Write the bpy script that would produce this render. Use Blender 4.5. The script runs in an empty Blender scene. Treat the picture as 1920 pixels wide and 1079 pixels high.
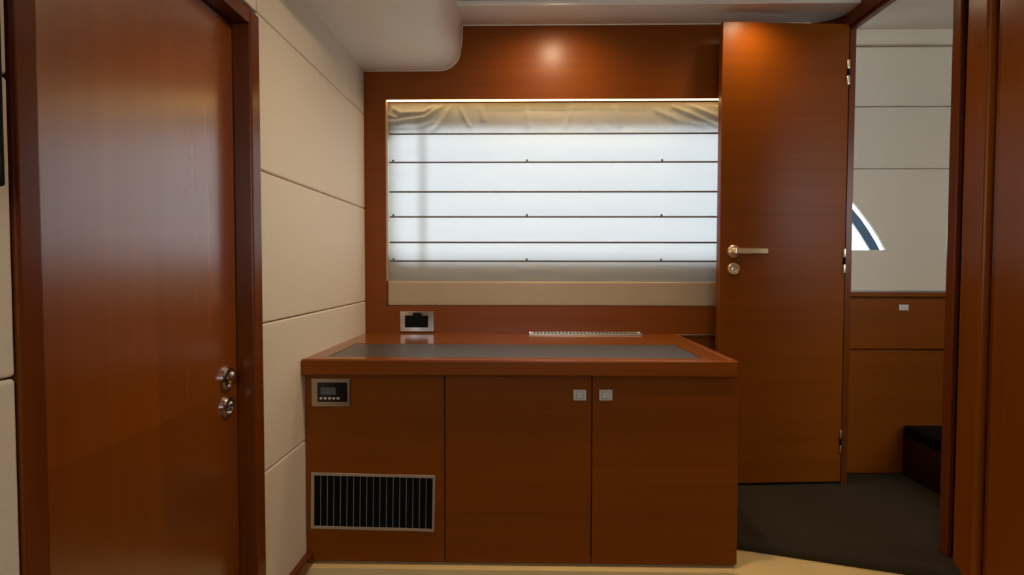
import bpy, bmesh, math, random
from mathutils import Vector, noise, Matrix

random.seed(4)
S = bpy.context.scene
COL = S.collection
R = math.radians

# ------------------------------------------------------------------ camera
F_PX = 1100.0
YAW, PIT, ROL = R(1.118), R(2.003), R(0.088)
CAM_Z = 0.9114


def basis():
    cy, sy, cp, sp = math.cos(YAW), math.sin(YAW), math.cos(PIT), math.sin(PIT)
    fw = Vector((-sy * cp, cy * cp, -sp))
    rt = Vector((cy, sy, 0))
    up = rt.cross(fw)
    c, s = math.cos(ROL), math.sin(ROL)
    return c * rt + s * up, -s * rt + c * up, fw


RT, UP, FW = basis()
CAM = Vector((0, 0, CAM_Z))
cam_data = bpy.data.cameras.new('camera')
cam_data.sensor_width = 36
cam_data.lens = F_PX * 36 / 1920
cam_data.clip_start = 0.02
cam = bpy.data.objects.new('camera', cam_data)
M = Matrix((RT, UP, -FW)).transposed().to_4x4()
M.translation = CAM
cam.matrix_world = M
COL.objects.link(cam)
S.camera = cam


def on(px, py, axis, val):
    """point on the plane axis = val seen at a photo pixel"""
    d = RT * ((px - 960) / F_PX) - UP * ((py - 539.5) / F_PX) + FW
    return CAM + d * ((val - CAM[axis]) / d[axis])


# ------------------------------------------------------------------ world and exposure
W = bpy.data.worlds.new('sky')
S.world = W
W.use_nodes = True
bg = W.node_tree.nodes['Background']
bg.inputs[0].default_value = (0.92, 0.955, 1.0, 1)
bg.inputs[1].default_value = 6.3
S.view_settings.view_transform = 'Standard'
S.view_settings.look = 'None'
S.view_settings.gamma = 1
S.view_settings.use_curve_mapping = False
S.view_settings.exposure = -0.05
WARM = (1.0, 0.76, 0.48)
P_DOWN = 1.75          # watts of one ceiling downlight

# ------------------------------------------------------------------ key planes (metres)
YW = 2.45                       # window wall
XL = -0.6631                    # left wall
XR = 1.2756                     # doorway bulkhead
TR = 0.024                      # its thickness
YC = 1.7554                     # cabinet fronts
ZCEIL = 1.907
ZCARPET = 0.042
ZLOW = -0.27                    # sunken floor by the left door
YREAR = -1.6
Y2 = 2.50                       # window side of the next cabin


# ------------------------------------------------------------------ materials
def new_mat(name):
    m = bpy.data.materials.new(name)
    m.use_nodes = True
    nt = m.node_tree
    return m, nt, nt.nodes, nt.links, nt.nodes['Principled BSDF']


def wood(name, grain, ca, cb, rough=0.24, sectors=False, spec=0.45):
    m, nt, N, L, b = new_mat(name)
    tc = N.new('ShaderNodeTexCoord')
    mp = N.new('ShaderNodeMapping')
    sc = {'X': (1.6, 70, 70), 'Y': (70, 1.6, 70), 'Z': (70, 70, 1.6)}[grain]
    if sectors:
        sc = tuple(26 if v > 5 else 1.0 for v in sc)
    mp.inputs['Scale'].default_value = sc
    L.new(tc.outputs['Object'], mp.inputs[0])
    n1 = N.new('ShaderNodeTexNoise')
    n1.inputs['Scale'].default_value = 1.0
    n1.inputs['Detail'].default_value = 1.5 if sectors else 4
    L.new(mp.outputs[0], n1.inputs['Vector'])
    mp2 = N.new('ShaderNodeMapping')
    mp2.inputs['Scale'].default_value = tuple(1.0 if s < 5 else 9 for s in sc)
    L.new(tc.outputs['Object'], mp2.inputs[0])
    n2 = N.new('ShaderNodeTexNoise')
    n2.inputs['Scale'].default_value = 1.0
    n2.inputs['Detail'].default_value = 2
    L.new(mp2.outputs[0], n2.inputs['Vector'])
    mx = N.new('ShaderNodeMix')
    mx.data_type = 'FLOAT'
    mx.inputs[0].default_value = 0.45
    L.new(n1.outputs['Fac'], mx.inputs[2])
    L.new(n2.outputs['Fac'], mx.inputs[3])
    rp = N.new('ShaderNodeValToRGB')
    rp.color_ramp.elements[0].position = 0.3
    rp.color_ramp.elements[1].position = 0.7
    rp.color_ramp.elements[0].color = (*ca, 1)
    rp.color_ramp.elements[1].color = (*cb, 1)
    L.new(mx.outputs[0], rp.inputs[0])
    out = rp.outputs[0]
    if sectors:           # four quarters of slightly different tone about a cross
        sp = N.new('ShaderNodeSeparateXYZ')
        L.new(tc.outputs['Object'], sp.inputs[0])
        g1 = N.new('ShaderNodeMath'); g1.operation = 'GREATER_THAN'; g1.inputs[1].default_value = sectors[0]
        g2 = N.new('ShaderNodeMath'); g2.operation = 'GREATER_THAN'; g2.inputs[1].default_value = sectors[1]
        L.new(sp.outputs[1], g1.inputs[0])
        L.new(sp.outputs[2], g2.inputs[0])
        a = N.new('ShaderNodeMath'); a.operation = 'MULTIPLY_ADD'
        a.inputs[1].default_value = -0.10; a.inputs[2].default_value = 1.06
        L.new(g1.outputs[0], a.inputs[0])
        a2 = N.new('ShaderNodeMath'); a2.operation = 'MULTIPLY_ADD'
        a2.inputs[1].default_value = 0.18
        L.new(g2.outputs[0], a2.inputs[0]); L.new(a.outputs[0], a2.inputs[2])
        vm = N.new('ShaderNodeVectorMath'); vm.operation = 'SCALE'
        L.new(out, vm.inputs[0]); L.new(a2.outputs[0], vm.inputs['Scale'])
        out = vm.outputs[0]
    L.new(out, b.inputs['Base Color'])
    b.inputs['Roughness'].default_value = rough
    b.inputs['Specular IOR Level'].default_value = spec
    bp = N.new('ShaderNodeBump')
    bp.inputs['Strength'].default_value = 0.004 if sectors else 0.02
    bp.inputs['Distance'].default_value = 0.002
    L.new(n1.outputs['Fac'], bp.inputs['Height'])
    if not sectors:
        L.new(bp.outputs[0], b.inputs['Normal'])
    return m


def plain(name, col, rough=0.5, metal=0.0, noise_scale=0, amount=0.1, bump=0.0, spec=0.5, stretch=None):
    m, nt, N, L, b = new_mat(name)
    b.inputs['Base Color'].default_value = (*col, 1)
    b.inputs['Roughness'].default_value = rough
    b.inputs['Metallic'].default_value = metal
    b.inputs['Specular IOR Level'].default_value = spec
    if noise_scale:
        tc = N.new('ShaderNodeTexCoord')
        mp = N.new('ShaderNodeMapping')
        if stretch:
            mp.inputs['Scale'].default_value = stretch
        L.new(tc.outputs['Object'], mp.inputs[0])
        n = N.new('ShaderNodeTexNoise')
        n.inputs['Scale'].default_value = noise_scale
        n.inputs['Detail'].default_value = 4
        L.new(mp.outputs[0], n.inputs['Vector'])
        rp = N.new('ShaderNodeValToRGB')
        rp.color_ramp.elements[0].position = 0.25
        rp.color_ramp.elements[1].position = 0.75
        rp.color_ramp.elements[0].color = (*[c * (1 - amount) for c in col], 1)
        rp.color_ramp.elements[1].color = (*[min(1, c * (1 + amount)) for c in col], 1)
        L.new(n.outputs['Fac'], rp.inputs[0])
        L.new(rp.outputs[0], b.inputs['Base Color'])
        if bump:
            bp = N.new('ShaderNodeBump')
            bp.inputs['Strength'].default_value = bump
            bp.inputs['Distance'].default_value = 0.003
            L.new(n.outputs['Fac'], bp.inputs['Height'])
            L.new(bp.outputs[0], b.inputs['Normal'])
    return m


def emit(name, col, strength):
    m, nt, N, L, b = new_mat(name)
    b.inputs['Base Color'].default_value = (*col, 1)
    b.inputs['Emission Color'].default_value = (*col, 1)
    b.inputs['Emission Strength'].default_value = strength
    return m


CA, CB = (0.190, 0.043, 0.0010), (0.238, 0.057, 0.0016)
WX = wood('cherry_veneer_horizontal', 'X', CA, CB, rough=0.32, spec=0.2)
WZ = wood('cherry_veneer_upright', 'Z', CA, CB, rough=0.26, spec=0.22)
WY = wood('cherry_veneer_lengthwise', 'Y', CA, CB)
WDOOR = wood('cherry_veneer_quartered', 'Z', CA, CB, rough=0.25, sectors=(0.0, 0.0), spec=1.0)
wd = WDOOR.node_tree.nodes['Principled BSDF']
wd.inputs['Coat Weight'].default_value = 1.0
wd.inputs['Coat Roughness'].default_value = 0.21
wd.inputs['Coat IOR'].default_value = 1.65
WTOP = wood('cherry_varnished_top', 'X', (0.19, 0.05, 0.006), (0.26, 0.075, 0.009), rough=0.16)
WEDGE = wood('cherry_solid_edge', 'Z', (0.12, 0.024, 0.0035), (0.165, 0.036, 0.003), rough=0.24, spec=0.3)
LEATHER = plain('cream_leatherette', (0.78, 0.70, 0.57), 0.55, noise_scale=90, amount=0.03, bump=0.08)
LEATHER2 = plain('cream_grey_leatherette', (0.76, 0.66, 0.50), 0.55, noise_scale=90, amount=0.03, bump=0.08)
CEILM = plain('cream_headliner', (0.88, 0.81, 0.70), 0.5, noise_scale=40, amount=0.02, bump=0.03)
SEAM = plain('seam_shadow_felt', (0.26, 0.20, 0.14), 0.9)
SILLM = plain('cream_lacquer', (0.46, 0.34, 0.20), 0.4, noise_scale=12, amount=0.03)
FLOORM = plain('cream_floor_boards', (0.84, 0.61, 0.26), 0.5, noise_scale=8, amount=0.05, stretch=(1, 12, 1))
OLIVE = plain('olive_carpet', (0.17, 0.125, 0.045), 0.95, noise_scale=260, amount=0.35, bump=0.5)
CARPET = plain('charcoal_carpet', (0.042, 0.031, 0.019), 0.95, noise_scale=240, amount=0.4, bump=0.5, spec=0.1)
CHROME = plain('polished_chrome', (0.72, 0.69, 0.66), 0.14, 1.0, noise_scale=6, amount=0.04)
BRONZE = plain('satin_bronze', (0.46, 0.37, 0.27), 0.32, 1.0, noise_scale=8, amount=0.06)
SATIN = plain('satin_nickel', (0.86, 0.76, 0.58), 0.28, 1.0, noise_scale=10, amount=0.04)
SLATM = plain('grey_slat', (0.30, 0.29, 0.26), 0.5, noise_scale=20, amount=0.1)
VFRAME = plain('bronze_paint', (0.40, 0.29, 0.20), 0.4, noise_scale=20, amount=0.05)
BRASS = plain('pale_brass', (0.95, 0.76, 0.46), 0.3, 1.0, noise_scale=10, amount=0.04)
PLASTIC = plain('grey_latch_plastic', (0.62, 0.58, 0.50), 0.4, noise_scale=20, amount=0.03)
BLACK = plain('black_gloss', (0.006, 0.007, 0.008), 0.18, noise_scale=10, amount=0.1)
BLACKM = plain('black_matt', (0.003, 0.003, 0.003), 0.7, noise_scale=30, amount=0.2, spec=0.12)
LCD = plain('grey_lcd', (0.10, 0.105, 0.09), 0.25, noise_scale=40, amount=0.1)
BUTTON = plain('pale_button', (0.62, 0.58, 0.52), 0.4, noise_scale=40, amount=0.05)
INSET = plain('dark_inset_leather', (0.050, 0.050, 0.052), 0.34, noise_scale=60, amount=0.3, spec=0.9)
NAVY = plain('navy_window_frame', (0.03, 0.11, 0.22), 0.35, noise_scale=10, amount=0.1)
WHITE = plain('white_gelcoat', (0.82, 0.83, 0.82), 0.3, noise_scale=10, amount=0.03)
BATTEN = plain('grey_brown_batten', (0.16, 0.14, 0.11), 0.7, noise_scale=30, amount=0.2)
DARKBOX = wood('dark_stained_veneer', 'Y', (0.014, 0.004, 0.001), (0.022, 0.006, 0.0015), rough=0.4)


def glass_mat():
    m, nt, N, L, b = new_mat('window_glass')
    N.remove(b)
    t = N.new('ShaderNodeBsdfTransparent'); t.inputs[0].default_value = (0.93, 0.96, 0.97, 1)
    g = N.new('ShaderNodeBsdfGlossy'); g.inputs['Roughness'].default_value = 0.02
    fr = N.new('ShaderNodeFresnel'); fr.inputs[0].default_value = 1.45
    mx = N.new('ShaderNodeMixShader')
    L.new(fr.outputs[0], mx.inputs[0]); L.new(t.outputs[0], mx.inputs[1]); L.new(g.outputs[0], mx.inputs[2])
    L.new(mx.outputs[0], N['Material Output'].inputs[0])
    return m


def fabric_mat():
    m, nt, N, L, b = new_mat('blind_fabric')
    N.remove(b)
    tc = N.new('ShaderNodeTexCoord')
    n = N.new('ShaderNodeTexNoise'); n.inputs['Scale'].default_value = 350; n.inputs['Detail'].default_value = 2
    L.new(tc.outputs['Object'], n.inputs['Vector'])
    bp = N.new('ShaderNodeBump'); bp.inputs['Strength'].default_value = 0.15; bp.inputs['Distance'].default_value = 0.001
    L.new(n.outputs['Fac'], bp.inputs['Height'])
    d = N.new('ShaderNodeBsdfDiffuse'); d.inputs[0].default_value = (0.58, 0.53, 0.44, 1)
    t = N.new('ShaderNodeBsdfTranslucent'); t.inputs[0].default_value = (0.53, 0.55, 0.56, 1)
    L.new(bp.outputs[0], d.inputs['Normal']); L.new(bp.outputs[0], t.inputs['Normal'])
    mx = N.new('ShaderNodeMixShader'); mx.inputs[0].default_value = 0.5
    L.new(d.outputs[0], mx.inputs[1]); L.new(t.outputs[0], mx.inputs[2])
    L.new(mx.outputs[0], N['Material Output'].inputs[0])
    return m


GLASS = glass_mat()
FABRIC = fabric_mat()


# ------------------------------------------------------------------ builders
def tag(o, label=None, cat=None, group=None, kind=None):
    if label: o['label'] = label
    if cat: o['category'] = cat
    if group: o['group'] = group
    if kind: o['kind'] = kind
    return o


def wloc(o):
    v = Vector(o.location)
    while o.parent:
        o = o.parent
        v = v + Vector(o.location)
    return v


def link(name, bm, loc, mat, parent=None, smooth=False, local=False):
    me = bpy.data.meshes.new(name)
    bmesh.ops.recalc_face_normals(bm, faces=bm.faces)
    bm.to_mesh(me); bm.free()
    me.materials.append(mat)
    if smooth:
        for p in me.polygons: p.use_smooth = True
    o = bpy.data.objects.new(name, me)
    COL.objects.link(o)
    o.location = loc
    if parent:
        if not local:
            o.location = Vector(loc) - wloc(parent)
        o.parent = parent
    return o


def empty(name, loc, label=None, cat=None, group=None, kind=None):
    o = bpy.data.objects.new(name, None)
    o.empty_display_size = 0.05
    COL.objects.link(o)
    o.location = loc
    return tag(o, label, cat, group, kind)


def box(name, lo, hi, mat, parent=None, bev=0.0, seg=2, local=False, rot=None):
    lo, hi = Vector(lo), Vector(hi)
    lo, hi = Vector([min(a, b) for a, b in zip(lo, hi)]), Vector([max(a, b) for a, b in zip(lo, hi)])
    c, s = (lo + hi) / 2, hi - lo
    bm = bmesh.new()
    bmesh.ops.create_cube(bm, size=1)
    for v in bm.verts:
        v.co = Vector((v.co.x * s.x, v.co.y * s.y, v.co.z * s.z))
    if bev:
        bmesh.ops.bevel(bm, geom=bm.edges[:], offset=min(bev, min(s) * 0.45), segments=seg, profile=0.5, affect='EDGES')
    o = link(name, bm, c, mat, parent, local=local)
    if rot: o.rotation_euler = rot
    return o


def plate(name, outer, holes, to3, thick, mat, parent=None, loc=(0, 0, 0), bev=0.0):
    """flat plate in 2D with holes, mapped to 3D by to3(a, b), thickened along vector thick"""
    bm = bmesh.new()
    edges = []
    for loop in [outer] + holes:
        vs = [bm.verts.new(Vector(to3(a, b)) - Vector(loc)) for a, b in loop]
        for i in range(len(vs)):
            edges.append(bm.edges.new((vs[i], vs[(i + 1) % len(vs)])))
    bmesh.ops.triangle_fill(bm, use_beauty=True, use_dissolve=False, edges=edges)
    r = bmesh.ops.extrude_face_region(bm, geom=bm.faces[:])
    vs = [g for g in r['geom'] if isinstance(g, bmesh.types.BMVert)]
    bmesh.ops.translate(bm, vec=Vector(thick), verts=vs)
    return link(name, bm, loc, mat, parent)


def rect(a0, b0, a1, b1):
    return [(a0, b0), (a1, b0), (a1, b1), (a0, b1)]


def rrect(a0, b0, a1, b1, r, n=6):
    pts = []
    for cx, cy, s in ((a1 - r, b1 - r, 0), (a0 + r, b1 - r, 90), (a0 + r, b0 + r, 180), (a1 - r, b0 + r, 270)):
        for k in range(n + 1):
            t = R(s + 90 * k / n)
            pts.append((cx + r * math.cos(t), cy + r * math.sin(t)))
    return pts


def lathe(name, prof, loc, axis, mat, parent=None, n=32, local=False):
    """prof: list of (radius, height) spun about axis 'X','Y','Z' (height runs along +axis)"""
    bm = bmesh.new()
    rings = []
    for r, h in prof:
        ring = []
        for k in range(n):
            t = 2 * math.pi * k / n
            u, v = r * math.cos(t), r * math.sin(t)
            co = {'X': (h, u, v), 'Y': (u, h, v), 'Z': (u, v, h)}[axis]
            ring.append(bm.verts.new(co))
        rings.append(ring)
    for a, b in zip(rings, rings[1:]):
        for k in range(n):
            bm.faces.new((a[k], a[(k + 1) % n], b[(k + 1) % n], b[k]))
    for ring in (rings[0], rings[-1]):
        bm.faces.new(ring)
    o = link(name, bm, loc, mat, parent, smooth=True, local=local)
    m = o.modifiers.new('edges', 'EDGE_SPLIT'); m.split_angle = R(35)
    return o


# ================================================================== SETTING
XZ = lambda y: (lambda a, b: (a, y, b))
YZ = lambda x: (lambda a, b: (x, a, b))
XY = lambda z: (lambda a, b: (a, b, z))

# ---- window wall: cherry veneer board with the recess cut out
WX0 = on(723, 300, 1, YW).x
WX1 = 1.17
WZ0 = on(1000, 575, 1, YW).z
WZ1 = on(1000, 186, 1, YW).z
CXR_ = on(1387, 690, 1, YC - 0.03).x
zrail = on(1310, 628, 1, YW).z
wall_back = plate('wall_back', rect(XL - 0.05, zrail + 0.0015, XR + TR, 2.0), [rect(WX0, WZ0, WX1, WZ1)], XZ(YW), (0, 0.055, 0), WX, loc=(0.3, YW, 1.2))
tag(wall_back, 'polished cherry veneer wall around the recessed window with the cream blind', 'wall', kind='structure')
box('lower_board', (XL - 0.05, YW + 0.012, -0.02), (XR + TR, YW + 0.055, zrail - 0.004), WX, wall_back)
box('rail_lip', (CXR_ + 0.004, YW - 0.008, zrail - 0.004), (XR, YW + 0.05, zrail + 0.0015), BRONZE, wall_back, bev=0.001)

# ---- left wall: backing with separate cream panels
wall_left = box('wall_left', (XL - 0.12, YREAR, ZLOW - 0.05), (XL - 0.085, YW + 0.055, 2.05), SEAM)
tag(wall_left, 'left wall clad in padded cream leatherette panels with dark seams', 'wall', kind='structure')
zs = [ZLOW, -0.005, 0.381, 0.766, 1.155, 1.545, 1.95]
LDY0, LDY1 = 0.752, 1.4665      # door 1 outer frame
LDZ = 1.5316
g = 0.0013
for i in range(6):
    z0, z1 = zs[i] + g, zs[i + 1] - g
    # far side, between the door and the window wall (behind the cabinet too)
    box('wall_panel', (XL - 0.085, LDY1 + 0.002, z0), (XL, YW - 0.001, z1), LEATHER, wall_left, bev=0.005, seg=3)
    box('wall_panel', (XL - 0.085, YREAR + 0.002, z0), (XL, LDY0 - 0.002, z1), LEATHER, wall_left, bev=0.005, seg=3)
box('wall_panel', (XL - 0.085, LDY0, LDZ + 0.012), (XL, LDY1 - 0.002, zs[6] - g), LEATHER, wall_left, bev=0.004, seg=3)

# ---- door 1 in the left wall
XLEAF = on(443, 500, 1, 1.42).x
IY0, IY1, IZ = 0.7925, 1.4182, 1.4957
door_1 = empty('door_1', (XL, (IY0 + IY1) / 2, ZLOW), 'closed cherry door in a raised cherry frame between cream wall panels', 'door', kind='structure')
leaf = box('door_leaf', (XLEAF - 0.035, IY0 + 0.001, ZLOW + 0.01), (XLEAF, IY1 - 0.001, IZ - 0.003), WDOOR, door_1, bev=0.003)
# put the cross of tones where the photograph has it
cross = on(300, 800, 0, XLEAF)
for v in leaf.data.vertices:
    v.co += wloc(leaf) - Vector((XLEAF, cross.y, on(300, 795, 0, XLEAF).z))
leaf.location = Vector((XLEAF, cross.y, on(300, 795, 0, XLEAF).z)) - wloc(door_1)
box('frame_stile', (XLEAF - 0.035, IY1, ZLOW), (XL + 0.006, LDY1, LDZ), WEDGE, door_1, bev=0.005, seg=3)
box('frame_stile', (XLEAF - 0.035, LDY0, ZLOW), (XL + 0.006, IY0, LDZ), WEDGE, door_1, bev=0.005, seg=3)
box('frame_head', (XLEAF - 0.035, IY0, IZ), (XL + 0.006, IY1, LDZ), WEDGE, door_1, bev=0.005, seg=3)
for py, rr, kind in ((710, 0.029, 0), (764, 0.025, 1)):
    c = on(426, py, 0, XLEAF + 0.002)
    if kind == 0:
        rose = lathe('rose', [(rr, 0), (rr, 0.006), (rr * 0.9, 0.010), (rr * 0.72, 0.009), (rr * 0.66, 0.004), (rr * 0.3, 0.003)], (XLEAF, c.y, c.z), 'X', CHROME, door_1)
        lathe('knob', [(0.010, 0.0), (0.009, 0.004), (0.015, 0.007), (0.017, 0.011), (0.013, 0.014), (0.005, 0.015)], (XLEAF + 0.004, c.y, c.z), 'X', CHROME, rose)
    else:
        rose = lathe('escutcheon', [(rr, 0), (rr, 0.005), (rr * 0.88, 0.009), (rr * 0.62, 0.008), (rr * 0.56, 0.003), (rr * 0.2, 0.002)], (XLEAF, c.y, c.z), 'X', CHROME, door_1)
        box('key_turn', (XLEAF + 0.002, c.y - 0.003, c.z - 0.010), (XLEAF + 0.011, c.y + 0.003, c.z + 0.010), CHROME, rose, bev=0.002)

# ---- floors
STEP = 1.731
floor_obj = box('floor', (XL - 0.09, YREAR, ZLOW - 0.05), (XR + 0.1, STEP + 0.02, ZLOW), OLIVE)
tag(floor_obj, 'sunken olive carpeted floor in front of the cream step', 'floor', kind='structure')
step_pts = [(XL - 0.085, STEP), (0.60, STEP)]
for k in range(9):
    t = R(90 * k / 8)
    step_pts.append((0.60 + 0.11 * math.sin(t), STEP - 0.11 + 0.11 * math.cos(t)))
step_pts += [(0.71, 1.30), (XR + 0.015, 1.30), (XR + 0.015, YW + 0.01), (XL - 0.085, YW + 0.01)]
step = plate('floor_step', step_pts, [], XY(0.0), (0, 0, ZLOW), FLOORM, loc=(0.3, 2.0, 0))
tag(step, 'cream step floor along the base of the cabinet', 'floor', kind='structure')
p1 = on(1385, 1028, 2, 0.0)
p2 = on(1700, 1075, 2, 0.0)
sl = (p2.y - p1.y) / (p2.x - p1.x)
ed = lambda x: p1.y + sl * (x - p1.x)
car = [(0.66, ed(0.66)), (XR + TR + 0.03, ed(XR + TR + 0.03)), (XR + TR + 0.03, 0.2), (3.2, 0.2), (3.2, Y2 + 0.06), (XR - 0.0, Y2 + 0.06), (XR, YW - 0.001), (0.66, YW - 0.001)]
carpet = plate('floor_carpet', car, [], XY(0.0005), (0, 0, ZCARPET - 0.0005), CARPET, loc=(1.2, 2.1, 0))
tag(carpet, 'raised charcoal carpet running under the open door into the next cabin', 'floor', kind='structure')
# rounded carpet nosing along the diagonal edge
bm = bmesh.new()
a, b = Vector((0.662, ed(0.662), 0)), Vector((XR - 0.004, ed(XR - 0.004), 0))
dirv = (b - a).normalized(); nrm = Vector((dirv.y, -dirv.x, 0))
prof = [(0, 0.001), (0.016, 0.001), (0.018, 0.02), (0.014, 0.034), (0.004, 0.041), (-0.006, 0.042)]
r0 = [bm.verts.new(a + nrm * o + Vector((0, 0, z)) - Vector((1, 1.8, 0))) for o, z in prof]
r1 = [bm.verts.new(b + nrm * o + Vector((0, 0, z)) - Vector((1, 1.8, 0))) for o, z in prof]
for i in range(len(prof) - 1):
    bm.faces.new((r0[i], r0[i + 1], r1[i + 1], r1[i]))
link('carpet_nosing', bm, (1, 1.8, 0), CARPET, carpet, smooth=True)

# ---- ceiling: flat headliner panel with a rounded corner, groove and cove by the window wall
XS = -0.2518
YG = on(1100, 9, 2, ZCEIL).y
r = 0.10
cx1 = on(1600, 22, 2, ZCEIL).x - 0.015
pts = [(XS - 0.02, YW - 0.001), (XS - 0.02, YG)]
pts += [(cx1 + 0.012, YG)]
for k in range(9):
    t = R(90 * k / 8)
    pts.append((cx1 - r + r * math.cos(t), YW - 0.001 - r + r * math.sin(t)))
ceiling = plate('ceiling', [(XS - 0.02, YREAR), (XR + 0.02, YREAR), (XR + 0.02, YW), (XS - 0.02, YW)], [], XY(1.945), (0, 0, 0.05), CEILM, loc=(0.5, 1, 1.94))
tag(ceiling, 'cream headliner ceiling above the window wall', 'ceiling', kind='structure')
plate('ceiling_border', pts, [], XY(ZCEIL), (0, 0, 0.037), CEILM, ceiling, loc=(0.5, 2.35, ZCEIL))
plate('ceiling_panel', [(XS - 0.02, YREAR), (cx1 + 0.012, YREAR), (cx1 + 0.012, YG - 0.008), (XS - 0.02, YG - 0.008)], [], XY(1.925), (0, 0, 0.019), CEILM, ceiling, loc=(0.5, 0.3, 1.925))
box('edge_strip', (XS, YW - 0.006, ZCEIL - 0.004), (cx1 - r, YW - 0.0005, ZCEIL), CEILM, ceiling, bev=0.001)
# boxed soffit along the left wall, rounded on its lower right corner
prof = [(XL - 0.02, 1.7225), (on(825, 133, 1, YW).x, 1.7225)]
A = Vector((on(825, 133, 1, YW).x, 1.7225)); B = Vector((on(862, 103, 1, YW).x, on(862, 103, 1, YW).z))
for x, y in ((832, 132), (839, 129.8), (845, 126.6), (851, 122), (856, 116.5), (860, 110)):
    p = on(x, y, 1, YW)
    prof.append((p.x, p.z))
prof += [(B.x, B.y), (on(866, 75, 1, YW).x, on(866, 75, 1, YW).z), (XS, 1.945), (XL - 0.02, 1.945)]
soffit = plate('ceiling_soffit', prof, [], lambda a, b: (a, YREAR, b), (0, YW - 0.001 - YREAR, 0), CEILM, loc=(-0.45, 0.5, 1.8))
tag(soffit, 'lower cream boxed soffit with a rounded edge above the left wall', 'ceiling', kind='structure')
for p in soffit.data.polygons: p.use_smooth = True
m = soffit.modifiers.new('edges', 'EDGE_SPLIT'); m.split_angle = R(17)
# pale bead where the soffit meets the window wall
bm = bmesh.new()
bead = [Vector((a_ if a_ > XL else XL + 0.001, 0, b_)) for a_, b_ in prof[:-1]]
rings = []
for i, p in enumerate(bead):
    d_ = (bead[min(i + 1, len(bead) - 1)] - bead[max(i - 1, 0)]).normalized()
    n_ = Vector((-d_.z, 0, d_.x))
    rings.append([bm.verts.new(p + n_ * u + Vector((0, v, 0)) - Vector((-0.45, 0, 1.8))) for u, v in ((-0.0025, 0), (-0.0025, -0.004), (0.001, -0.004), (0.001, 0))])
for r0, r1 in zip(rings, rings[1:]):
    for k in range(4):
        bm.faces.new((r0[k], r0[(k + 1) % 4], r1[(k + 1) % 4], r1[k]))
link('edge_bead', bm, (-0.45, YW - 0.0008, 1.8), CEILM, soffit)

# ---- doorway bulkhead on the right
ZHEAD = on(1607, 54, 1, 2.35).z
HY = 2.352
JY = on(1776, 500, 0, XR).y
wall_right = box('wall_right', (XR + 0.02, YREAR, ZLOW - 0.05), (XR + 0.03, JY - 0.022, 1.99), WEDGE)
tag(wall_right, 'dark cherry bulkhead beside the open doorway with layered upright boards', 'wall', kind='structure')
px = lambda x: on(x, 500, 0, XR).y
box('door_jamb', (XR - 0.004, px(1791.5), ZCARPET), (XR + TR, JY, 1.99), WEDGE, wall_right, bev=0.003)
box('groove_back', (XR + 0.012, px(1803), ZCARPET), (XR + 0.02, px(1791.5), 1.99), BLACKM, wall_right)
box('casing_board', (XR - 0.012, px(1850), ZLOW), (XR + 0.02, px(1806), 1.93), WZ, wall_right, bev=0.011, seg=4)
box('casing_board', (XR - 0.002, px(1904), ZLOW), (XR + 0.02, px(1859), 1.93), WEDGE, wall_right, bev=0.006, seg=3)
box('bulkhead_board', (XR - 0.006, YREAR, ZLOW), (XR + 0.02, px(1868), 1.93), WZ, wall_right, bev=0.003)
box('door_jamb', (XR, HY, ZCARPET), (XR + TR, YW - 0.0005, ZHEAD), WEDGE, wall_right, bev=0.001)
box('door_head', (XR - 0.010, JY + 0.0005, ZHEAD + 0.012), (XR + TR, YW - 0.0005, 1.943), WEDGE, wall_right, bev=0.003)
box('door_head_stop', (XR, JY + 0.0005, ZHEAD), (XR + TR, YW - 0.001, ZHEAD + 0.012), WEDGE, wall_right, bev=0.002)

# ---- rear wall behind the camera
RW = (-0.62, 0.90, 0.72, 1.80)      # opening of an added, unseen window for daylight fill: x0, z0, x1, z1
wall_rear = plate('wall_rear', rect(XL - 0.12, ZLOW - 0.05, XR + 0.1, 2.05), [rrect(*RW, 0.08)], XZ(YREAR), (0, -0.04, 0), WX, loc=(0.3, YREAR, 0.9))
added_window_3 = empty('added_window_3', (0.35, YREAR - 0.02, RW[1]), 'added unseen daylight window in the wall facing the blind', 'window', kind='structure')
plate('window_frame', rrect(RW[0] - 0.03, RW[1] - 0.03, RW[2] + 0.03, RW[3] + 0.03, 0.10), [rrect(RW[0] + 0.002, RW[1] + 0.002, RW[2] - 0.002, RW[3] - 0.002, 0.08)], XZ(YREAR + 0.0005), (0, 0.012, 0), WHITE, added_window_3, loc=(0.35, YREAR, 1.1))
box('pane', (RW[0] - 0.01, YREAR - 0.046, RW[1] - 0.01), (RW[2] + 0.01, YREAR - 0.041, RW[3] + 0.01), GLASS, added_window_3)
tag(wall_rear, 'plain cherry veneer wall closing the cabin', 'wall', kind='structure')

# ---- baseboard along the left wall
bb = box('baseboard_left', (XL, LDY1 + 0.002, 0.0005), (XL + 0.022, YC + 0.004, 0.04), WEDGE, bev=0.004)
tag(bb, 'dark cherry baseboard under the cream wall panels beside the cabinet', 'baseboard', kind='structure')

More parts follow.
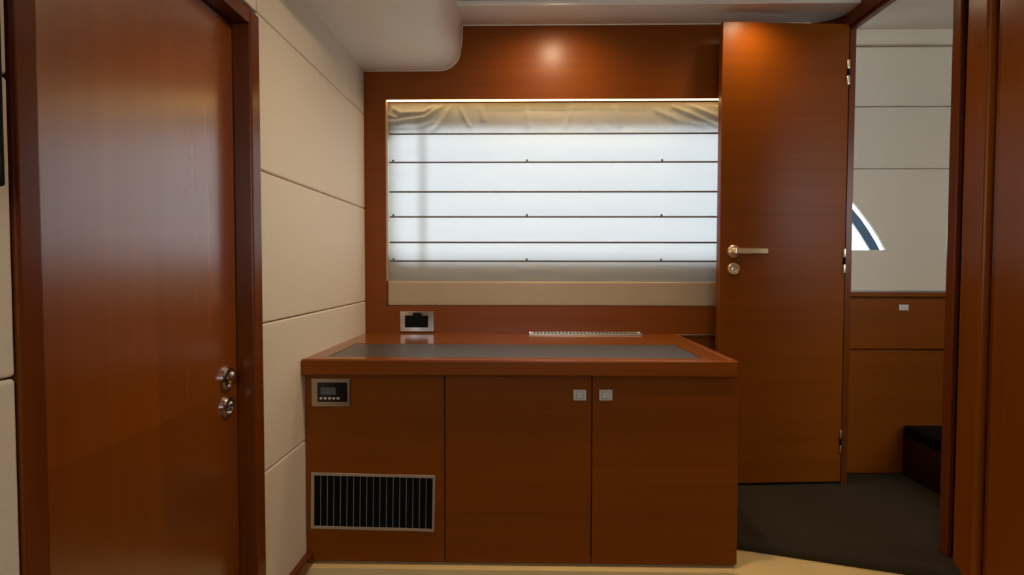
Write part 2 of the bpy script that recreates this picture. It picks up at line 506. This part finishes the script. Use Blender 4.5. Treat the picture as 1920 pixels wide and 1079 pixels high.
# ---- window behind the blind
YG2 = 2.545
window_1 = empty('window_1', (0.3, YW + 0.06, WZ0), 'wide hull window behind the roman blind, one mullion near its end', 'window', kind='structure')
oz0, oz1 = on(1000, 492, 1, 2.53).z, on(1000, 245, 1, 2.53).z
plate('window_frame', rect(WX0 - 0.05, WZ0 - 0.05, WX1 + 0.05, WZ1 + 0.05), [rrect(WX0 + 0.012, oz0, WX1 - 0.02, oz1, 0.06)], XZ(2.525), (0, 0.03, 0), WHITE, window_1, loc=(0.3, 2.53, 1.2))
mx_ = on(795, 350, 1, 2.52).x
box('mullion', (mx_ - 0.007, 2.511, WZ0 + 0.12), (mx_ + 0.007, 2.5245, WZ1 - 0.01), WHITE, window_1, bev=0.002)
box('pane', (WX0 - 0.02, 2.556, oz0 - 0.03), (WX1 + 0.02, 2.560, oz1 + 0.03), GLASS, window_1)
sz = on(1000, 528, 1, 2.475).z
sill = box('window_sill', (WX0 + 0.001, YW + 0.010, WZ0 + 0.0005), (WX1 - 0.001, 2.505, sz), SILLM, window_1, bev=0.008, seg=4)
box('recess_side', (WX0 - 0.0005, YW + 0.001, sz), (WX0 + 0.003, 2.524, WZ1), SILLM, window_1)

# ================================================================== NEXT CABIN (seen through the doorway)
X2 = 3.2
YP = Y2 + 0.02                      # face of the padded panels
pp = lambda l: [(on(x, y, 1, YP).x, on(x, y, 1, YP).z) for x, y in l]
tri = pp([(1662, 469), (1649, 445), (1635, 423), (1620, 403), (1605, 384), (1588, 364), (1570, 347), (1557, 338), (1557, 469)])
grow = lambda d: [(x + (d if x > 1.325 else 0.0), z + (d if z > 1.0 else -d)) for x, z in tri]
wall_far = plate('wall_far', rect(XR + TR, 0.0, X2, 2.0), [grow(0.022)], XZ(Y2 + 0.035), (0, 0.02, 0), WHITE, loc=(2, Y2, 1))
tag(wall_far, 'cream padded outer wall of the next cabin with a pointed hull window', 'wall', kind='structure')
zz = [on(1690, y, 1, YP).z for y in (546, 317, 200, 87)]
for i in range(3):
    q = rect(XR + TR + 0.001, zz[i] + 0.0015, X2, zz[i + 1] - 0.0015)
    if i == 0:
        plate('wall_panel', q, [tri], XZ(YP), (0, 0.0149, 0), LEATHER2, wall_far, loc=(2, YP, 1.1))
    else:
        box('wall_panel', (q[0][0], YP, q[0][1]), (X2, Y2 + 0.0349, q[2][1]), LEATHER2, wall_far, bev=0.004, seg=3)
box('cornice', (XR + TR + 0.001, YP - 0.02, zz[3] + 0.002), (X2, Y2 + 0.0349, zz[3] + 0.016), LEATHER2, wall_far, bev=0.006, seg=3)
box('wall_panel', (XR + TR + 0.001, YP - 0.006, zz[3] + 0.016), (X2, Y2 + 0.0349, 1.93), LEATHER2, wall_far, bev=0.003)

window_2 = empty('window_2', (1.4, Y2 + 0.06, 0.98), 'pointed hull window with a navy edge in the next cabin', 'window', kind='structure')
plate('reveal', grow(0.045), [grow(0.020)], XZ(Y2 + 0.0555), (0, 0.012, 0), WHITE, window_2, loc=(1.4, Y2 + 0.07, 1.0))
pb = lambda l: [(on(x, y, 1, Y2 + 0.040).x, on(x, y, 1, Y2 + 0.040).z) for x, y in l]
bar = pb([(1652, 474), (1643, 456), (1629, 433), (1615, 412), (1599, 393), (1585, 378), (1571, 366), (1571, 386), (1585, 401), (1599, 418), (1614, 440), (1625, 458), (1635, 474)])
plate('window_bar', bar, [], XZ(Y2 + 0.040), (0, 0.010, 0), NAVY, window_2, loc=(1.4, Y2 + 0.07, 1.0))
box('pane', (XR + 0.01, Y2 + 0.074, 0.9), (1.7, Y2 + 0.078, 1.4), GLASS, window_2)
ceil2 = box('ceiling_next_cabin', (XR + TR, 0.2, 1.905), (X2, Y2 + 0.035, 1.95), CEILM)
tag(ceil2, 'cream headliner ceiling of the next cabin', 'ceiling', kind='structure')
w = box('wall_next_cabin_side', (X2, 0.2, 0), (X2 + 0.03, Y2 + 0.06, 1.95), LEATHER2)
tag(w, 'cream side wall of the next cabin', 'wall', kind='structure')
HT = (1.55, 1.0, 2.75, 1.72)  # opening of an added window, evens the daylight on the far wall
w = plate('wall_next_cabin_rear', rect(XR + 0.03, 0.0, X2, 1.95), [rrect(*HT, 0.08)], XZ(0.2), (0, -0.04, 0), LEATHER2, loc=(2.2, 0.2, 1))
added_window_4 = empty('added_window_4', (2.1, 0.18, HT[1]), 'added unseen daylight window in the rear wall of the next cabin', 'window', kind='structure')
plate('window_frame', rrect(HT[0] - 0.03, HT[1] - 0.03, HT[2] + 0.03, HT[3] + 0.03, 0.10), [rrect(HT[0] + 0.002, HT[1] + 0.002, HT[2] - 0.002, HT[3] - 0.002, 0.08)], XZ(0.2005), (0, 0.012, 0), WHITE, added_window_4, loc=(2.1, 0.2, 1.3))
box('pane', (HT[0] - 0.01, 0.154, HT[1] - 0.01), (HT[2] + 0.01, 0.159, HT[3] + 0.01), GLASS, added_window_4)
tag(w, 'cream rear wall of the next cabin', 'wall', kind='structure')

# low built-in locker with a drawer under the cream panels
YF = on(1650, 889, 2, ZCARPET).y
zt = on(1690, 548, 1, YF).z
lock = empty('locker', (2.0, YF, ZCARPET), 'cherry built-in locker with a drawer under the cream wall of the next cabin', 'cabinet')
box('body', (XR + TR + 0.001, YF + 0.012, ZCARPET + 0.0005), (X2 - 0.001, YP - 0.0205, zt - 0.02), WX, lock)
box('top', (XR + TR + 0.001, YF - 0.012, zt - 0.02), (X2 - 0.001, YP - 0.001, zt), WTOP, lock, bev=0.003)
zd0, zd1 = on(1690, 655, 1, YF - 0.006).z, on(1690, 562, 1, YF - 0.006).z
dr = box('drawer', (XR + TR + 0.004, YF - 0.008, zd0), (2.1, YF + 0.0115, zd1), WX, lock, bev=0.003)
c = on(1694, 577, 1, YF - 0.009)
lt = box('latch', (c.x - 0.020, YF - 0.0115, c.z - 0.012), (c.x + 0.020, YF - 0.0082, c.z + 0.012), PLASTIC, dr, bev=0.001)
box('kick_panel', (XR + TR + 0.004, YF + 0.002, ZCARPET + 0.002), (2.6, YF + 0.0115, zd0 - 0.006), WX, lock, bev=0.002)

# low dark box standing on the carpet
bx0 = on(1690, 890, 2, ZCARPET)
ztop = on(1701, 796, 1, YF).z
lb = empty('bed_step', (bx0.x + 0.3, 2.1, ZCARPET), 'low dark brown step box with a black padded top in the next cabin', 'step')
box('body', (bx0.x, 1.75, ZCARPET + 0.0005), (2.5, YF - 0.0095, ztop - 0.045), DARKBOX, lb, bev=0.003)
box('padded_top', (bx0.x - 0.004, 1.745, ztop - 0.045), (2.5, YF - 0.0095, ztop), BLACKM, lb, bev=0.012, seg=3)

# ================================================================== DOOR 2 (open, folded back beside the window)
hx = XR - 0.003
fe = Vector((0.7675, 2.315)); hg = Vector((hx, 2.350))
ang = math.atan2(hg.y - fe.y, hg.x - fe.x)
wid = (hg - fe).length
zb, zt2 = 0.0525, 1.862
door_2 = empty('door_2', (fe.x, fe.y, zb), 'cherry veneer door standing open in front of the window wall', 'door', kind='structure')
door_2.rotation_euler = (0, 0, ang)
TD = 0.034
hh = zt2 - zb
lf = box('door_leaf', (0, 0, 0), (wid, TD, hh), WX, door_2, bev=0.0025, local=True)


def dloc(pxx, pyy):
    """photo pixel on the door face -> door-local x, z"""
    p = on(pxx, pyy, 1, fe.y)
    for _ in range(4):
        y = fe.y + (p.x - fe.x) * math.tan(ang)
        p = on(pxx, pyy, 1, y)
    return (p.x - fe.x) / math.cos(ang), p.z - zb


ux, uz = dloc(1375, 472)
rs = lathe('rose', [(0.0255, 0), (0.0255, -0.006), (0.022, -0.0095), (0.014, -0.010), (0.0115, -0.012), (0.0105, -0.035)], (ux, -0.0002, uz), 'Y', BRASS, door_2, local=True)
lx, lz = dloc(1431, 472)
bm = bmesh.new()
bmesh.ops.create_cube(bm, size=1)
for v in bm.verts:
    v.co = Vector((v.co.x * (lx - ux + 0.012), v.co.y * 0.012, v.co.z * 0.0245))
bmesh.ops.bevel(bm, geom=bm.edges[:], offset=0.0045, segments=3, profile=0.5, affect='EDGES')
lv = link('lever', bm, ((lx - ux - 0.012) / 2, -0.041, 0), BRASS, rs, local=True)
ux, uz = dloc(1375, 505)
es = lathe('escutcheon', [(0.025, 0), (0.025, -0.005), (0.021, -0.009), (0.016, -0.009), (0.0145, -0.004), (0.004, -0.0035)], (ux, -0.0002, uz), 'Y', BRASS, door_2, local=True)
box('key_turn', (-0.008, -0.010, -0.006), (0.008, -0.0035, 0.006), SATIN, es, bev=0.002, local=True)
for py0 in (113, 467, 806):
    z0 = dloc(1590, py0)[1]
    for dz in (0.0, -0.062):
        lathe('hinge', [(0.0062, -0.017), (0.0066, -0.015), (0.0066, 0.015), (0.0062, 0.017)], (wid - 0.005, -0.004, z0 + dz - 0.017), 'Z', SATIN, door_2, n=16, local=True)
    lathe('hinge_pin', [(0.0045, -0.02), (0.0045, 0.02)], (wid - 0.005, -0.003, z0 - 0.048), 'Z', BLACKM, door_2, n=12, local=True)

# ================================================================== CABINETS AND COUNTERTOP
CXR = on(1384, 880, 1, YC).x
zb_ = 0.012
zt_ = on(1000, 704, 1, YC).z
yb = YW - 0.004
s1 = on(834, 880, 1, YC).x
s2 = on(1109, 880, 1, YC).x
gp = 0.0016
cabA = empty('cabinet', ((XL + s1) / 2, YC + 0.3, 0.0), 'single cherry cabinet with a slatted air vent beside the cream wall', 'cabinet')
box('body', (XL + 0.024, YC + 0.02, 0.0005), (s1 - 0.0005, yb, zt_), WZ, cabA)
frA = box('front_panel', (XL + 0.001, YC, zb_), (s1 - gp, YC + 0.019, zt_ - 0.002), WX, cabA, bev=0.0015)
cabB = empty('cabinet', ((CXR + s1) / 2, YC + 0.3, 0.0), 'cherry cabinet with a pair of doors and two silver push latches', 'cabinet')
box('body', (s1 + 0.0005, YC + 0.02, 0.0005), (CXR, yb, zt_), WZ, cabB)
d1 = box('door', (s1 + gp, YC, zb_), (s2 - gp, YC + 0.019, zt_ - 0.002), WX, cabB, bev=0.0015)
d2 = box('door', (s2 + gp, YC, zb_), (CXR, YC + 0.019, zt_ - 0.002), WX, cabB, bev=0.0015)
for d, x0, x1 in ((d1, 1075, 1099), (d2, 1123, 1148)):
    a, b = on(x0, 751, 1, YC), on(x1, 731, 1, YC)
    lt = box('latch', (a.x, YC - 0.004, a.z), (b.x, YC - 0.0002, b.z), PLASTIC, d, bev=0.0012)
    box('latch_gap', (a.x + 0.0075, YC - 0.0052, a.z + 0.0055), (b.x - 0.0075, YC - 0.0038, b.z - 0.0055), BRONZE, d)
    box('latch_button', (a.x + 0.009, YC - 0.0072, a.z + 0.007), (b.x - 0.009, YC - 0.0053, b.z - 0.007), PLASTIC, d, bev=0.001)

# vent grille in the single cabinet
a, b = on(585, 992, 1, YC), on(815, 890, 1, YC)
cc = (a + b) / 2
wv, hv = b.x - a.x, b.z - a.z
vg = empty('vent', Vector((cc.x, YC, cc.z)))
vg.location = Vector((cc.x, YC, cc.z)) - wloc(cabA)
vg.parent = cabA
vg.rotation_euler = (0, R(0.95), 0)
fw_ = 0.0085
bm = bmesh.new()


def cub(bm, lo, hi):
    v = [bm.verts.new((x, y, z)) for x in (lo[0], hi[0]) for y in (lo[1], hi[1]) for z in (lo[2], hi[2])]
    for f in ((0, 1, 3, 2), (4, 6, 7, 5), (0, 4, 5, 1), (2, 3, 7, 6), (0, 2, 6, 4), (1, 5, 7, 3)):
        bm.faces.new([v[i] for i in f])


for lo, hi in (((-wv / 2, -0.006, hv / 2 - 0.007), (wv / 2, -0.0003, hv / 2)), ((-wv / 2, -0.006, -hv / 2), (wv / 2, -0.0003, -hv / 2 + 0.007)),
               ((-wv / 2, -0.006, -hv / 2 + 0.007), (-wv / 2 + 0.0085, -0.0003, hv / 2 - 0.007)), ((wv / 2 - 0.006, -0.006, -hv / 2 + 0.007), (wv / 2, -0.0003, hv / 2 - 0.007))):
    cub(bm, lo, hi)
link('vent_frame', bm, (0, 0, 0), VFRAME, vg, local=True)
box('vent_back', (-wv / 2 + 0.0085, -0.0012, -hv / 2 + 0.007), (wv / 2 - 0.006, -0.0003, hv / 2 - 0.007), BLACKM, vg, local=True)
nsl = 17
for k in range(nsl):
    x = -wv / 2 + 0.0085 + (wv - 0.0145) * (k + 1) / (nsl + 1)
    bm = bmesh.new()
    # blade set at an angle: thin bright front lip, dark web behind
    cub(bm, (-0.0007, -0.0035, -hv / 2 + 0.0072), (0.0007, -0.0022, hv / 2 - 0.0072))
    o = link('slat', bm, (x, 0, 0), SLATM, vg, local=True)

# countertop with a dark inset
ZT = 0.6335
tf = YC - 0.030
top = empty('countertop', (0, YC + 0.3, zt_), 'varnished cherry countertop with a dark inset panel under the window', 'countertop')
e0, e1 = on(565, 688, 1, tf).x, on(1387, 690, 1, tf).x
e0 = XL + 0.0008
q = [on(615, 671, 2, ZT), on(1312, 671, 2, ZT), on(1266, 646, 2, ZT), on(662, 645, 2, ZT)]
ix0, ix1 = (q[0].x + q[3].x) / 2, (q[1].x + q[2].x) / 2
iy0, iy1 = (q[0].y + q[1].y) / 2, (q[2].y + q[3].y) / 2
slab = plate('top_frame', rect(e0, tf + 0.006, e1 - 0.006, YW - 0.0025), [rect(ix0, iy0, ix1, iy1)], XY(ZT - 0.024), (0, 0, 0.024), WTOP, top, loc=(0, YC + 0.3, ZT))
box('top_core', (e0, tf + 0.006, zt_ + 0.0005), (e1 - 0.006, YW - 0.0025, ZT - 0.0245), WX, top)
box('inset_panel', (ix0 + 0.001, iy0 + 0.001, ZT - 0.024), (ix1 - 0.001, iy1 - 0.001, ZT - 0.001), INSET, top, bev=0.002)
ef = box('front_edge', (e0, tf, zt_ + 0.0005), (e1, tf + 0.0225, ZT + 0.0025), WX, top, bev=0.006, seg=4)
box('end_edge', (e1 - 0.018, tf + 0.0225, zt_ + 0.0005), (e1, YW - 0.0025, ZT + 0.0025), WX, top, bev=0.005, seg=3)

# chrome air slot at the back of the countertop
a, b = on(993, 636, 2, ZT), on(1217, 636, 2, ZT)
gv = empty('counter_vent', ((a.x + b.x) / 2, YW - 0.06, ZT), 'narrow chrome slotted vent strip lying along the back of the countertop', 'vent')
gy0, gy1 = YW - 0.055, YW - 0.006
zv = ZT + 0.0003
box('vent_back', (a.x + 0.003, gy0 + 0.003, zv), (b.x - 0.003, gy1 - 0.003, zv + 0.002), BLACKM, gv)
box('vent_frame', (a.x, gy0, zv), (b.x, gy0 + 0.006, zv + 0.005), BRONZE, gv, bev=0.001)
box('vent_frame', (a.x, gy1 - 0.008, zv), (b.x, gy1, zv + 0.009), CHROME, gv, bev=0.001)
box('vent_frame', (a.x, gy0 + 0.006, zv), (a.x + 0.006, gy1 - 0.008, zv + 0.005), CHROME, gv, bev=0.001)
box('vent_frame', (b.x - 0.006, gy0 + 0.006, zv), (b.x, gy1 - 0.008, zv + 0.005), CHROME, gv, bev=0.001)
bar = None
for k in range(30):
    x = a.x + 0.006 + (b.x - a.x - 0.012) * (k + 0.5) / 30
    if bar is None:
        bar = box('slot_bar', (x - 0.003, gy0 + 0.006, zv + 0.002), (x + 0.003, gy1 - 0.008, zv + 0.0048), VFRAME, gv)
        bx_ = x
    else:
        o = bar.copy(); COL.objects.link(o); o.location.x = bar.location.x + x - bx_

# ================================================================== SMALL FITTINGS
# control unit on the single cabinet
a, b = on(585, 762, 1, YC), on(657, 710, 1, YC)
cp = empty('control_panel', ((a.x + b.x) / 2, YC, a.z), 'small bronze framed black control panel with a grey display and five buttons on the cabinet', 'control panel')
y0 = YC - 0.0003
box('bezel', (a.x, y0 - 0.006, a.z), (b.x, y0, b.z), BRONZE, cp, bev=0.002)
f0, f1 = on(597, 753, 1, YC), on(652, 717, 1, YC)
face = box('face_plate', (f0.x, y0 - 0.0085, f0.z), (f1.x, y0 - 0.0061, f1.z), BLACK, cp, bev=0.0008)
l0, l1 = on(603, 739, 1, YC), on(631, 726, 1, YC)
box('display', (l0.x, y0 - 0.0095, l0.z), (l1.x, y0 - 0.0086, l1.z), LCD, face)
for x in (604, 612, 620, 628, 636):
    c = on(x, 746, 1, YC)
    box('button', (c.x - 0.0042, y0 - 0.0112, c.z - 0.0035), (c.x + 0.0042, y0 - 0.0086, c.z + 0.0035), BUTTON, face, bev=0.001)

# wall plate above the countertop
a, b = on(751, 622, 1, YW), on(814, 584, 1, YW)
wp = empty('wall_switch_plate', ((a.x + b.x) / 2, YW, a.z), 'chrome wall plate with a black switch panel above the countertop', 'switch plate')
y0 = YW - 0.0003
box('plate', (a.x, y0 - 0.006, a.z), (b.x, y0, b.z), CHROME, wp, bev=0.002)
f0, f1 = on(760, 614, 1, YW), on(803, 592, 1, YW)
box('black_insert', (f0.x, y0 - 0.010, f0.z), (f1.x, y0 - 0.0061, f1.z), BLACKM, wp, bev=0.0015)
t0, t1 = on(775, 592, 1, YW), on(791, 587, 1, YW)
box('top_tab', (t0.x, y0 - 0.009, t0.z), (t1.x, y0 - 0.0061, t1.z), BLACKM, wp, bev=0.0008)

# television on the left wall, only its far edge in view
xt = XL + 0.052
ty = on(12, 345, 0, xt).y
zt0 = on(10, 350, 0, xt).z
tv = empty('television', (XL, ty - 0.3, zt0), 'black flat television on the cream wall beside the closed door', 'television')
box('casing', (XL + 0.018, ty - 0.62, zt0), (xt, ty, zt0 + 0.37), BLACKM, tv, bev=0.003)
box('screen', (xt + 0.0002, ty - 0.612, zt0 + 0.012), (xt + 0.0012, ty - 0.008, zt0 + 0.362), BLACK, tv)
box('wall_bracket', (XL + 0.0003, ty - 0.40, zt0 + 0.1), (XL + 0.0185, ty - 0.22, zt0 + 0.27), BLACKM, tv)

# ================================================================== ROMAN BLIND
YB = 2.492
bl = empty('roman_blind', (0.3, YB, WZ0), 'cream roman blind with dark battens drawn over the bright window', 'blind')
bx_0, bx_1 = WX0 + 0.0045, WX1 - 0.004
ys = [189, 251, 304.5, 360, 407, 455, 490, 527]
zl = [on(1000, y, 1, YB).z for y in ys]
zl[0] = WZ1 - 0.006
zl[-1] = max(zl[-1], sz + 0.001)


RID = []
for w_, hgt, pts in ((0.010, 0.012, [(728, 190), (740, 205), (752, 213), (796, 211), (822, 194)]), (0.011, 0.012, [(722, 232), (752, 227), (798, 221), (826, 200), (838, 190)]),
                     (0.010, 0.010, [(812, 246), (834, 222), (850, 190)]), (0.008, 0.007, [(862, 192), (868, 215), (880, 236)]), (0.008, 0.008, [(724, 214), (742, 222)]),
                     (0.012, 0.006, [(900, 190), (906, 225)]), (0.009, 0.006, [(740, 240), (790, 238), (812, 230)]),
                     (0.010, 0.010, [(1282, 190), (1312, 206), (1352, 224)]), (0.009, 0.009, [(1262, 200), (1296, 216), (1352, 240)]), (0.009, 0.008, [(1316, 190), (1352, 203)]),
                     (0.012, 0.006, [(1232, 208), (1270, 226), (1320, 236)]), (0.014, 0.005, [(1150, 192), (1160, 236)]), (0.014, 0.005, [(1070, 192), (1062, 236)]),
                     (0.013, 0.004, [(985, 192), (990, 236)]), (0.013, 0.004, [(1115, 196), (1120, 240)])):
    RID.append((w_, hgt, [Vector((on(x, y, 1, YB).x, on(x, y, 1, YB).z)) for x, y in pts]))


def ridges(x, z):
    p = Vector((x, z)); r = 0.0
    for w_, hgt, pts in RID:
        best = 9
        for a_, b_ in zip(pts, pts[1:]):
            ab = b_ - a_
            t = max(0, min(1, (p - a_).dot(ab) / ab.dot(ab)))
            best = min(best, (p - a_ - ab * t).length)
        if best < 3 * w_:
            r = max(r, hgt * math.exp(-(best / w_) ** 2))
    return r


def wrinkle(x, z, i):
    """small folds: pulled creases at the ends of the top strip, soft ripples elsewhere"""
    n = 0.0
    dl, drr = x - bx_0, 0.86 - x
    if i == 0:
        h = (z - zl[1]) / (zl[0] - zl[1])
        fl = math.exp(-(dl / 0.17) ** 2)
        fr = math.exp(-(drr / 0.15) ** 2)
        n -= ridges(x, z) * min(1, (1 - h) * 5)
        n += fl * 0.006 * (noise.noise(Vector((dl * 9 + h * 1.5, h * 3.2 - dl * 11, 3.1))) + 0.5 * noise.noise(Vector((dl * 24, h * 7 - dl * 20, 7))))
        n += fr * 0.005 * (noise.noise(Vector((drr * 5, h * 4.0 - drr * 12, 9.4))) + 0.5 * noise.noise(Vector((drr * 14, h * 8 - drr * 20, 1))))
        n += 0.0035 * noise.noise(Vector((x * 16, h * 1.1, 5.5))) + 0.0015 * noise.noise(Vector((x * 45, h * 1.6, 2.5)))
    else:
        k = 0.0022 if i < 5 else 0.0035
        n += k * noise.noise(Vector((x * 6, z * 16, i * 3.7)))
        n += math.exp(-(dl / 0.12) ** 2) * (0.006 if i >= 5 else 0.003) * noise.noise(Vector((x * 20, z * 40, i * 1.3)))
        if i == 6:
            n += 0.004 * noise.noise(Vector((x * 9, z * 30 + x * 3, 8.8)))
    return n


for i in range(7):
    za, zb2 = zl[i], zl[i + 1]
    nx, nz = (220, 14) if i else (520, 36)
    bm = bmesh.new()
    ox, oz = (bx_0 + bx_1) / 2, (za + zb2) / 2
    grid = []
    for j in range(nz + 1):
        t = j / nz
        z = za + (zb2 - za) * t
        e = min(1, min(t, 1 - t) * 6) if i else min(1, (1 - t) * 6)
        row = []
        for k in range(nx + 1):
            x = bx_0 + (bx_1 - bx_0) * k / nx
            y = -0.006 * math.sin(math.pi * t) * (1 if i else 0.5) + wrinkle(x, z, i) * e
            row.append(bm.verts.new((x - ox, max(-0.019, min(0.010, y)), z - oz)))
        grid.append(row)
    for j in range(nz):
        for k in range(nx):
            bm.faces.new((grid[j][k], grid[j][k + 1], grid[j + 1][k + 1], grid[j + 1][k]))
    fp = link('fabric_panel', bm, (ox, YB, oz), FABRIC, bl, smooth=True)
    if i < 6:
        bt = box('batten', (bx_0 + 0.001, YB - 0.003, zb2 - 0.0034), (bx_1 - 0.001, YB + 0.003, zb2 + 0.0034), BATTEN, bl, bev=0.0025)
        if i in (1, 3, 5):
            for pxx in (738, 988, 1240, 1492):
                c = on(pxx, 400, 1, YB)
                if c.x < bx_1:
                    lathe('cord_ring', [(0.0035, -0.0012), (0.005, 0), (0.0035, 0.0012)], (c.x, YB - 0.0045, zb2 + 0.007), 'Y', BATTEN, bl, n=10)
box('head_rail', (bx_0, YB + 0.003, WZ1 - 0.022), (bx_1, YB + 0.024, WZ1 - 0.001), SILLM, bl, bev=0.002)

# ================================================================== LAMPS
LED = emit('led_diffuser', (1.0, 0.68, 0.26), 9.0)
led = empty('led_strip', (0.3, YW + 0.02, WZ1), 'thin warm light strip under the top of the window recess', 'light strip')
box('diffuser', (WX0 + 0.006, YW + 0.003, WZ1 - 0.003), (WX1 - 0.006, YW + 0.019, WZ1 - 0.0003), LED, led)

LENS = emit('downlight_lens', (1.0, 0.66, 0.30), 3.0)


def downlight(x, y, z, label, power=1.0, size=150, tilt=0, lean=0):
    t = empty('downlight', (x, y, z), label, 'ceiling light', 'ceiling downlights')
    lathe('trim_ring', [(0.024, 0), (0.040, 0), (0.040, -0.004), (0.034, -0.007), (0.024, -0.004)], (x, y, z - 0.0003), 'Z', CHROME, t)
    lathe('lens', [(0.0235, -0.0008), (0.0235, -0.003), (0.015, -0.0045)], (x, y, z - 0.0005), 'Z', LENS, t)
    d = bpy.data.lights.new('downlight_lamp', 'SPOT')
    d.energy = P_DOWN * power * 12
    d.color = WARM
    d.spot_size = R(size); d.spot_blend = 1.0
    d.shadow_soft_size = 0.038
    o = bpy.data.objects.new('lamp', d)
    COL.objects.link(o)
    o.parent = t
    o.location = (0, 0, -0.012)
    o.rotation_euler = (R(tilt), R(lean), 0)       # aim tilted towards a wall to steer the light
    return t


ZP = 1.925
sp = on(1035, 92, 1, YW)
k = (ZP - 0.01 - CAM_Z) / (sp.z - CAM_Z)
downlight(sp.x * k, 2 * YW - YW * k, ZP, 'round ceiling downlight in front of the middle of the blind', 0.8, 148, 20)
downlight(0.86, 2.20, ZP, 'round ceiling downlight just in front of the open door', 0.6, 160)
downlight(0.32, 1.55, ZP, 'added unseen ceiling downlight brightening the cream panels beside the closed door', 2.3, 126, 0, 24)  # added lamp out of view, lifts the left wall
downlight(0.85, 1.15, ZP, 'round ceiling downlight near the dark bulkhead boards', 0.85)
downlight(0.45, 0.0, ZP, 'added unseen ceiling downlight furthest from the window wall', 0.25)  # added fill lamp behind the camera
downlight(2.1, 1.6, 1.905, 'added unseen ceiling downlight in the next cabin', 0.6)  # added lamp, helps light the next cabin
